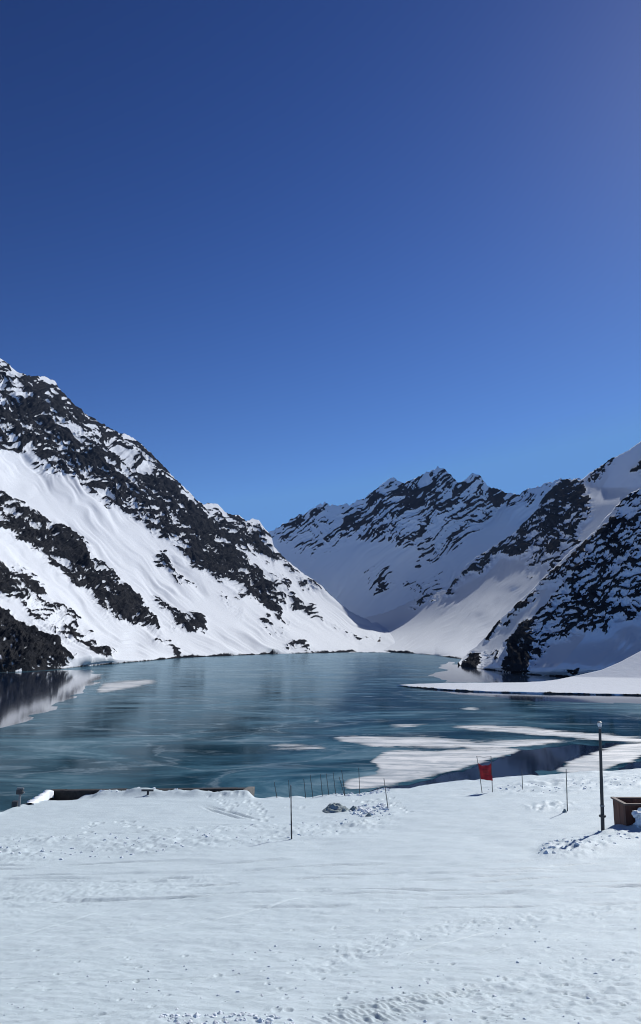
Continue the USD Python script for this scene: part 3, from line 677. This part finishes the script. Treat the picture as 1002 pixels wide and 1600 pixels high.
clods([scatter_lumps(BAND, 260, .012, .06, 1)], 'line of churned snow lumps crossing the field below the terrace')
clods([scatter_lumps(BANK, 150, .012, .05, 2), scatter_lumps([(842, 1334), (846, 1322), (872, 1314), (905, 1318), (915, 1330), (880, 1336)], 26, .03, .07, 3)], 'broken snow lumps pushed up beside the lamp post and the bin')
clods([scatter_lumps([(230, 1620), (260, 1588), (300, 1596), (340, 1586), (450, 1594), (470, 1620)], 110, .01, .035, 4)], 'icy snow lumps at the near edge of the piste')
clods([scatter_lumps([(-40, 1500), (1040, 1430), (1040, 1620), (-40, 1620)], 240, .006, .022, 5)], 'tiny loose crumbs sprinkled over the near piste')
clods([scatter_lumps([(150, 1245), (155, 1236), (390, 1234), (384, 1243)], 130, .03, .09, 6), scatter_lumps([(505, 1246), (520, 1238), (620, 1234), (610, 1239), (560, 1245)], 70, .04, .10, 7)], 'snow lumps heaped against the terrace wall and the pole row')
clods([scatter_lumps([(540, 1272), (560, 1258), (602, 1256), (610, 1268), (575, 1276)], 80, .04, .12, 8), scatter_lumps([(760, 1236), (860, 1222), (1002, 1214), (1002, 1230), (860, 1240)], 70, .03, .08, 9)], 'scattered snow lumps on the rim of the snowfield')

# ------------------------------------------------------------------ the terrace wall
STONE = mottled('dark_wall_stone', (0.008, 0.0075, 0.008), (0.035, 0.032, 0.030), 5, .85, .6, dist=.03)
END = mottled('grey_wall_end', (0.09, 0.085, 0.075), (0.22, 0.205, 0.18), 6, .85, .6, dist=.03)
CAPSNOW = mottled('cap_snow', (0.74, 0.78, 0.81), (0.82, 0.84, 0.86), 6, .7, .3, dist=.03)
wl, wr = on_snow(74, 1243.0), on_snow(394, 1243.5)
wl = np.array([wl[0], wl[1] + .55, 0]); wr = np.array([wr[0], wr[1] + .55, 0])
ztop = [above(74, 1234.5, wl[1])[2], above(394, 1231.2, wr[1])[2]]
W = thing('terrace_wall', 'low dark stone terrace wall at the rim above the lake', 'wall', (wl[0], wl[1], ztop[0]))
org = np.array([wl[0], wl[1], ztop[0]])
ang = math.atan2(wr[1] - wl[1], wr[0] - wl[0]); L = math.hypot(wr[0] - wl[0], wr[1] - wl[1]); tilt = (ztop[1] - ztop[0]) / L
def along(m):
    """From wall coordinates (x along, y towards the lake, z from the top) into the thing's frame."""
    v = np.array(m.vertices); v[:, 2] += v[:, 0] * tilt
    c, s = math.cos(ang), math.sin(ang); v[:, :2] = np.stack([v[:, 0] * c - v[:, 1] * s, v[:, 0] * s + v[:, 1] * c], 1)
    return trimesh.Trimesh(v, m.faces, process=False)
nst = 13; x = 0.0
for k in range(nst):
    w_ = L / nst
    obj('coping_stone', along(box(w_ - .02, .42 + .03 * random.random(), .13, (k * w_ + w_ / 2, random.uniform(-.015, .015), -.065 + random.uniform(-.02, .012)), bev=.015)), STONE, W)
obj('wall_body', along(box(L - .02, .36, 1.9, (L / 2, .02, -.135 - .95))), STONE, W)
# the near arm on the left, running towards the viewer
arm0 = np.array([0.0, -.25, -.05]); a_end = on_snow(44, 1258); a_end = np.array([a_end[0], a_end[1], a_end[2] + .04]) - org
d = a_end - arm0; la = math.hypot(d[0], d[1]); aa = math.atan2(d[1], d[0])
m = box(la, .34, 1.5, (la / 2, 0, -.75), bev=.02); v = np.array(m.vertices); v[:, 2] += v[:, 0] * (d[2] / la); m = trimesh.Trimesh(v, m.faces, process=False)
m.apply_transform(trimesh.transformations.rotation_matrix(aa, [0, 0, 1])); m.apply_translation(arm0); obj('side_wall', m, STONE, W)
n = 16; pts = []; cap = []
for k in range(n):
    s = k / (n - 1); c = arm0 + d * s; lat = np.array([-math.sin(aa), math.cos(aa), 0])
    for j, (o_, h_) in enumerate(((-.24, -.06), (-.2, .10), (-.05, .2), (.1, .19), (.22, .09), (.25, -.06))):
        cap.append(c + lat * (o_ * 1.05 * (1 + .25 * math.sin(k * 1.7)) + .06 * math.sin(k * 2.3 + j * 1.3)) + np.array([0, 0, h_ * (.5 + .45 * math.sin(k * .9) ** 2) * (1 - .6 * s) - .25 * (j in (0, 5))]))
obj('snow_cap', (np.array(cap), grid_faces(n, 6)), CAPSNOW, W, smooth=True)
m = box(.42, 1.25, 1.6, (L - .16, -.40, -.80 + .03), bev=.03); v = np.array(m.vertices); v[:, 0] += np.where(v[:, 2] < -.5, -.12, 0)
obj('wall_end', along(trimesh.Trimesh(v, m.faces, process=False)), END, W)

# ------------------------------------------------------------------ lamp post
DARKM = mottled('dark_painted_metal', (0.012, 0.014, 0.017), (0.022, 0.024, 0.027), 30, .42, .1)
GREYM = mottled('grey_metal', (0.10, 0.11, 0.12), (0.20, 0.21, 0.22), 20, .5, .1)
GLASS = M('lamp_glass', {'p': ('principled_bsdf', {'base_color': (0.8, 0.85, 0.88), 'roughness': 0.12, 'transmission_weight': 0.55, 'ior': 1.45})}, [])
b0 = foot(943, 1300); top = above(937.3, 1127, b0[1]); hgt = top[2] - b0[2]
b0[0] = above(942.5, 1300, b0[1])[0]
lp = thing('lamp_post', 'tall dark lamp post with a small glass head beside the wooden bin', 'lamp post', b0)
UsdGeom.Xformable(lp).AddRotateYOp().Set(math.degrees(math.atan2(top[0] - b0[0], hgt)))
def ring(r, z0, z1, sides=20): return tube([(0, 0, z0), (0, 0, z1)], r, sides)
obj('pole', tube([(0, 0, .49), (0, 0, hgt * .5), (0, 0, hgt - .26)], [.062, .054, .045], 18), DARKM, lp, smooth=40)
obj('base_sleeve', ring(.062, -.3, .5), DARKM, lp, smooth=40)
obj('clamp', cat_([ring(.105, .46, .53), box(.24, .03, .04, (0, 0, .495), bev=.01)]), DARKM, lp, smooth=30)
obj('band', ring(.075, .80, .86), GREYM, lp, smooth=30)
obj('neck', cat_([ring(.04, hgt - .27, hgt - .2), ring(.062, hgt - .21, hgt - .19)]), GREYM, lp, smooth=30)
obj('lamp_glass', trimesh.creation.revolve(np.array([(0.0, hgt - .19), (.055, hgt - .188), (.078, hgt - .12), (.075, hgt - .06), (.05, hgt - .045), (0, hgt - .045)]), sections=20), GLASS, lp, smooth=40)
obj('lamp_cap', trimesh.creation.revolve(np.array([(0.0, hgt - .05), (.088, hgt - .05), (.085, hgt - .035), (.04, hgt - .005), (0, hgt)]), sections=20), GREYM, lp, smooth=40)

# ------------------------------------------------------------------ wooden bin
def wood(name, c1, c2): return mottled(name, c1, c2, 3.0, .75, .4, 5.0, (9, 9, .7), .01)
WOODS = [wood('brown_board', (0.075, 0.024, 0.013), (0.15, 0.052, 0.028)), wood('brown_board_dark', (0.055, 0.019, 0.011), (0.11, 0.039, 0.021)), wood('brown_board_warm', (0.095, 0.03, 0.016), (0.17, 0.062, 0.034))]
RAIL = mottled('weathered_rail', (0.05, 0.028, 0.02), (0.12, 0.075, 0.055), 3.0, .7, .4, 5.0, (1, 9, 9), .01)
c0 = foot(980.5, 1297); D0 = c0[1]; hb = above(980.5, 1258.5, D0)[2] - c0[2]
bn = thing('wooden_bin', 'brown wooden bin of upright boards half buried in snow at the right edge', 'bin', c0)
dep, run, k_ = 1.12, 1.9, 0
def board_row(n, length, place):
    for k in range(n):
        w_ = length / n
        obj('board', place(w_ - .008, w_ * (k + .5), hb + .35, random.uniform(-.004, .004)), WOODS[random.randrange(3)], bn)
board_row(6, dep, lambda w_, c, h, e: box(.03, w_, h, (e, c, hb / 2 - .175), bev=.004))                 # side towards the post
board_row(11, run - .1, lambda w_, c, h, e: box(w_, .03, h, (c + .1, .03 + e, hb / 2 - .175), bev=.004))  # front, in shade
board_row(11, run, lambda w_, c, h, e: box(w_, .03, h, (c, dep - .03 + e, hb / 2 - .175), bev=.004))      # back
obj('corner_post', box(.085, .085, hb + .3, (.06, .045, hb / 2 - .15), bev=.006), WOODS[1], bn)
obj('rail', box(.13, dep + .14, .055, (0, dep / 2, hb + .03), bev=.006), RAIL, bn)
obj('rail', box(run, .12, .05, (run / 2 + .067, .02, hb + .028), bev=.006), RAIL, bn)
obj('rail', box(run, .12, .05, (run / 2 + .067, dep, hb + .028), bev=.006), RAIL, bn)
# snow inside the bin and spilling from its open front
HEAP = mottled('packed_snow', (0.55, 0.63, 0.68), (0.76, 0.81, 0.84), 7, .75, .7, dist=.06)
hp = []
for k in range(30):
    q = random.random() ** .8
    hp.append(lump_mesh(random.uniform(.12, .26), k + 40, .8, 2, .34)); hp[-1].apply_translation([c0[0] + .22 + q * 1.5, c0[1] - random.uniform(.08, .5), c0[2] + random.uniform(0, .62 - .1 * abs(q - .4))])
for k in range(40):
    hp.append(lump_mesh(random.uniform(.03, .08), k + 90, .8, 1, .34)); hp[-1].apply_translation([c0[0] + random.uniform(.1, 1.8), c0[1] - random.uniform(.2, .75), c0[2] + random.uniform(0, .2)])
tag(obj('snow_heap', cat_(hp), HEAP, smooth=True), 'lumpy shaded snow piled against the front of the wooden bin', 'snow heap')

# ------------------------------------------------------------------ red banner between two poles
BAMBOO = mottled('grey_bamboo', (0.05, 0.05, 0.05), (0.12, 0.115, 0.105), 12, .6, .2)
BLACKP = mottled('dark_pole', (0.014, 0.015, 0.018), (0.03, 0.03, 0.034), 15, .5, .1)
CLOTH = mottled('red_cloth', (0.30, 0.010, 0.014), (0.42, 0.016, 0.02), 9, .8, .35, dist=.01)
PRINT = mottled('dark_red_print', (0.075, 0.006, 0.008), (0.12, 0.01, 0.012), 9, .8, .1)
f0, f1 = foot(754.5, 1239), foot(770, 1240.5); Df = (f0[1] + f1[1]) / 2
def lock(px, py): return above(px, py, Df)
f0 = np.array([lock(754.5, 1239)[0], Df, f0[2]]); f1 = np.array([lock(770, 1240)[0], Df, f1[2]])
t0, t1 = lock(745.2, 1181.5), lock(767.5, 1181.5)
bp = thing('piste_banner', 'red warning banner stretched between two thin poles at the lake rim', 'banner', f0)
obj('pole', tube([np.array([0, 0, -.3]), (t0 - f0) * .5, t0 - f0], [.02, .019, .015], 8), BAMBOO, bp, smooth=True)
obj('pole', tube([f1 - f0 + [0, 0, -.3], (f1 + t1) / 2 - f0, t1 - f0], [.02, .019, .015], 8), BAMBOO, bp, smooth=True)
obj('cord', tube([t0 - f0 + [0, 0, -.02], (t0 + t1) / 2 - f0 + [0, 0, -.06], t1 - f0 + [0, 0, -.02]], .008, 5), BLACKP, bp)
cor = [lock(746.2, 1190.5), lock(768.8, 1190.5), lock(770.2, 1220), lock(751.6, 1217.5)]
nu, nv = 22, 24
def cloth(u, v, lift=0.0):
    a, b = cor[0] * (1 - u) + cor[1] * u, cor[3] * (1 - u) + cor[2] * u
    p = a * (1 - v) + b * v
    sag = .20 * (1 - v) ** 2 * (4 * u * (1 - u)) ** .8 + .03 * (1 - v) * math.sin(u * 9)
    p = p - f0 + np.array([.035 * (1 - v) * math.sin(6.28 * u) - .05 * math.sin(math.pi * v) * (u - .5) * 2 * .5, 0, -sag])
    p[1] += -.06 * math.sin(math.pi * u) + .025 * math.sin(u * 14 + v * 4) + .03 * math.sin(v * 9 + u * 3) - lift
    return p
obj('cloth', (np.array([cloth(i / (nu - 1), j / (nv - 1)) for j in range(nv) for i in range(nu)]), grid_faces(nv, nu)), CLOTH, bp, smooth=True)
pr = []
rr = random.Random(3)
for row, (v0, hh) in enumerate(((.30, .055), (.42, .055), (.54, .055), (.70, .045))):
    u = .22 + .03 * (row % 2)
    while u < .74:
        wdt = rr.uniform(.035, .06)
        q = [cloth(u, v0, .012), cloth(u + wdt, v0, .012), cloth(u + wdt, v0 + hh, .012), cloth(u, v0 + hh, .012)]
        pr.append(trimesh.Trimesh(np.array(q), [[0, 1, 2], [0, 2, 3]], process=False)); u += wdt + .022
tag(obj('print', cat_(pr), PRINT, bp), kind='stuff')

# ------------------------------------------------------------------ thin poles
def marker(base, tip, r, label, group=None, mat=BLACKP, drop=None):
    b = foot(*base); t = above(tip[0], tip[1], b[1]); b[0] = above(base[0], base[1], b[1])[0]
    if drop: b[2] += drop
    d = t - b; n = 7
    pts = [d * s for s in np.linspace(-.08, 1, n * 3)]; rad = [r * (1 - .3 * max(s, 0)) * (1.16 if k % 3 == 1 else 1) for k, s in enumerate(np.linspace(-.08, 1, n * 3))]
    p = thing('marker_pole', label, 'pole', b, group=group)
    obj('shaft', tube(pts, rad, 8), mat, p, smooth=50)
    obj('tip', tube([d * 1.0, d * 1.012, d * 1.02], [r * .75, r * .8, r * .4], 8), GREYM, p)
marker((455.8, 1311), (454.6, 1228), .024, 'tallest dark marker pole, alone in front of the churned snow line')
marker((606.8, 1265), (600.2, 1217), .020, 'leaning thin pole at the right end of the lumpy heap', mat=BAMBOO)
marker((817.3, 1236), (815.6, 1203), .020, 'faint thin pole just right of the red banner', mat=BAMBOO)
marker((887, 1267), (885, 1203), .022, 'thin pole beside the small snow cone left of the lamp post', mat=BAMBOO)
ROW = [((433, 1247), (428.5, 1222), 'far thin pole nearest the terrace wall, leaning left'), ((452.5, 1247), (451.2, 1219), 'thin pole seen just above the tallest marker pole'),
       ((477.8, 1247), (474.8, 1217), 'first dark pole of the row on the rim, right of the tallest pole'), ((489.3, 1246.5), (484.8, 1211), 'second pole of the row on the rim, leaning left'),
       ((504, 1245), (501, 1210), 'pole of the row standing behind the left end of the grey mound'), ((514, 1243), (510, 1209), 'faint pole of the row behind the top of the grey mound'),
       ((524.8, 1241.5), (520.6, 1207), 'pole of the row behind the right end of the grey mound'), ((538.8, 1243.5), (530, 1214), 'strongly leaning pole crossing its neighbour in the row'),
       ((539.6, 1243), (534, 1203), 'taller of the two crossing poles in the row'), ((562.4, 1240), (560.8, 1200), 'upright rightmost pole of the row, by the beige ice')]
for b, t, lab in ROW: marker(b, t, .019, lab, 'thin poles in a row on the rim above the lake')

# ------------------------------------------------------------------ small posts at the terrace
b = foot(231, 1247); s = b[1] / F
tp = thing('sign_post', 'small dark post with a cross board in front of the terrace wall', 'sign post', b)
obj('stem', box(3.0 * s, .06, 7.2 * s + .3, (0, 0, 3.6 * s - .15), bev=.008), BLACKP, tp)
obj('cross_board', box(18 * s, .05, 2.8 * s, (-.5 * s, -.06, 6.2 * s), bev=.008), BLACKP, tp)
b = foot(30, 1261); s = b[1] / F
vp = thing('viewer_post', 'grey post with a dark viewer head left of the terrace wall', 'post', b)
obj('post', box(2.6 * s, .1, 19 * s + .4, (0, 0, 9.5 * s - .2), bev=.01), GREYM, vp)
obj('head', box(8.5 * s, .22, 6.5 * s, (-.6 * s, 0, 20.5 * s), bev=.03), BLACKP, vp)
obj('head_top', box(10 * s, .12, 2.0 * s, (0, 0, 25.2 * s), bev=.02), GREYM, vp)
obj('side_box', box(8 * s, .3, 8 * s, (-7 * s, .1, 3.0 * s), bev=.02), BLACKP, vp)
obj('knob', box(2.2 * s, .1, 2.2 * s, (5 * s, 0, 19.6 * s), bev=.02), GREYM, vp)

# ------------------------------------------------------------------ grey old snow mound and cone
DIRTY = mottled('old_grey_snow', (0.14, 0.19, 0.19), (0.36, 0.43, 0.43), 2.2, .8, .9, 6.0, dist=.12)
def mound(px, py, wpx, hpx, lab, seed, cat='snow mound', pointy=1.6):
    b = foot(px, py); s = b[1] / F; n = 26; k = 22
    rr_, th = np.meshgrid(np.linspace(0, 1, k), np.linspace(0, 2 * np.pi, n), indexing='ij')
    x, y = rr_ * np.cos(th), rr_ * np.sin(th)
    z = (1 - rr_ ** pointy) * hpx * s * (1 + .20 * n2(x * 2.2 + seed, y * 2.2, seed, 3)) - .05 + .02 * n2(x * 7, y * 7, seed + 5, 2)
    v = np.stack([x * wpx * s / 2, y * wpx * s / 2 * .9, z], -1).reshape(-1, 3) + b
    tag(obj('snow_mound', (v, grid_faces(k, n)), DIRTY, smooth=True), lab, cat, 'old grey snow mounds on the rim')
mound(525, 1266, 46, 11.5, 'grey green mound of old snow below the row of poles', 3)
mound(553, 1266, 17, 7, 'middle sized grey lump touching the right foot of the mound', 8)
mound(538, 1267, 11, 5, 'small grey lump at the front of the mound', 12)
mound(576, 1275, 13, 7.5, 'dark snow cone standing alone right of the grey mound', 15, pointy=1.0)
mound(882.5, 1269, 9, 8, 'small pointed snow cone at the foot of a thin pole', 21, pointy=.9)

# ------------------------------------------------------------------ thin blue mountain air
air = trimesh.creation.box([26000, 22000, 2600]); air.apply_translation([0, 4000, -10 + 1300])
AIR = usdkit.material(stage, '/World/Looks/air', {'v': ('principled_volume', {'color': (0.38, 0.60, 1.0), 'density': 0.00001, 'anisotropy': 0.0})}, [], volume='v.volume')
tag(obj('haze', air, AIR), 'thin blue mountain air', 'haze', kind='stuff')
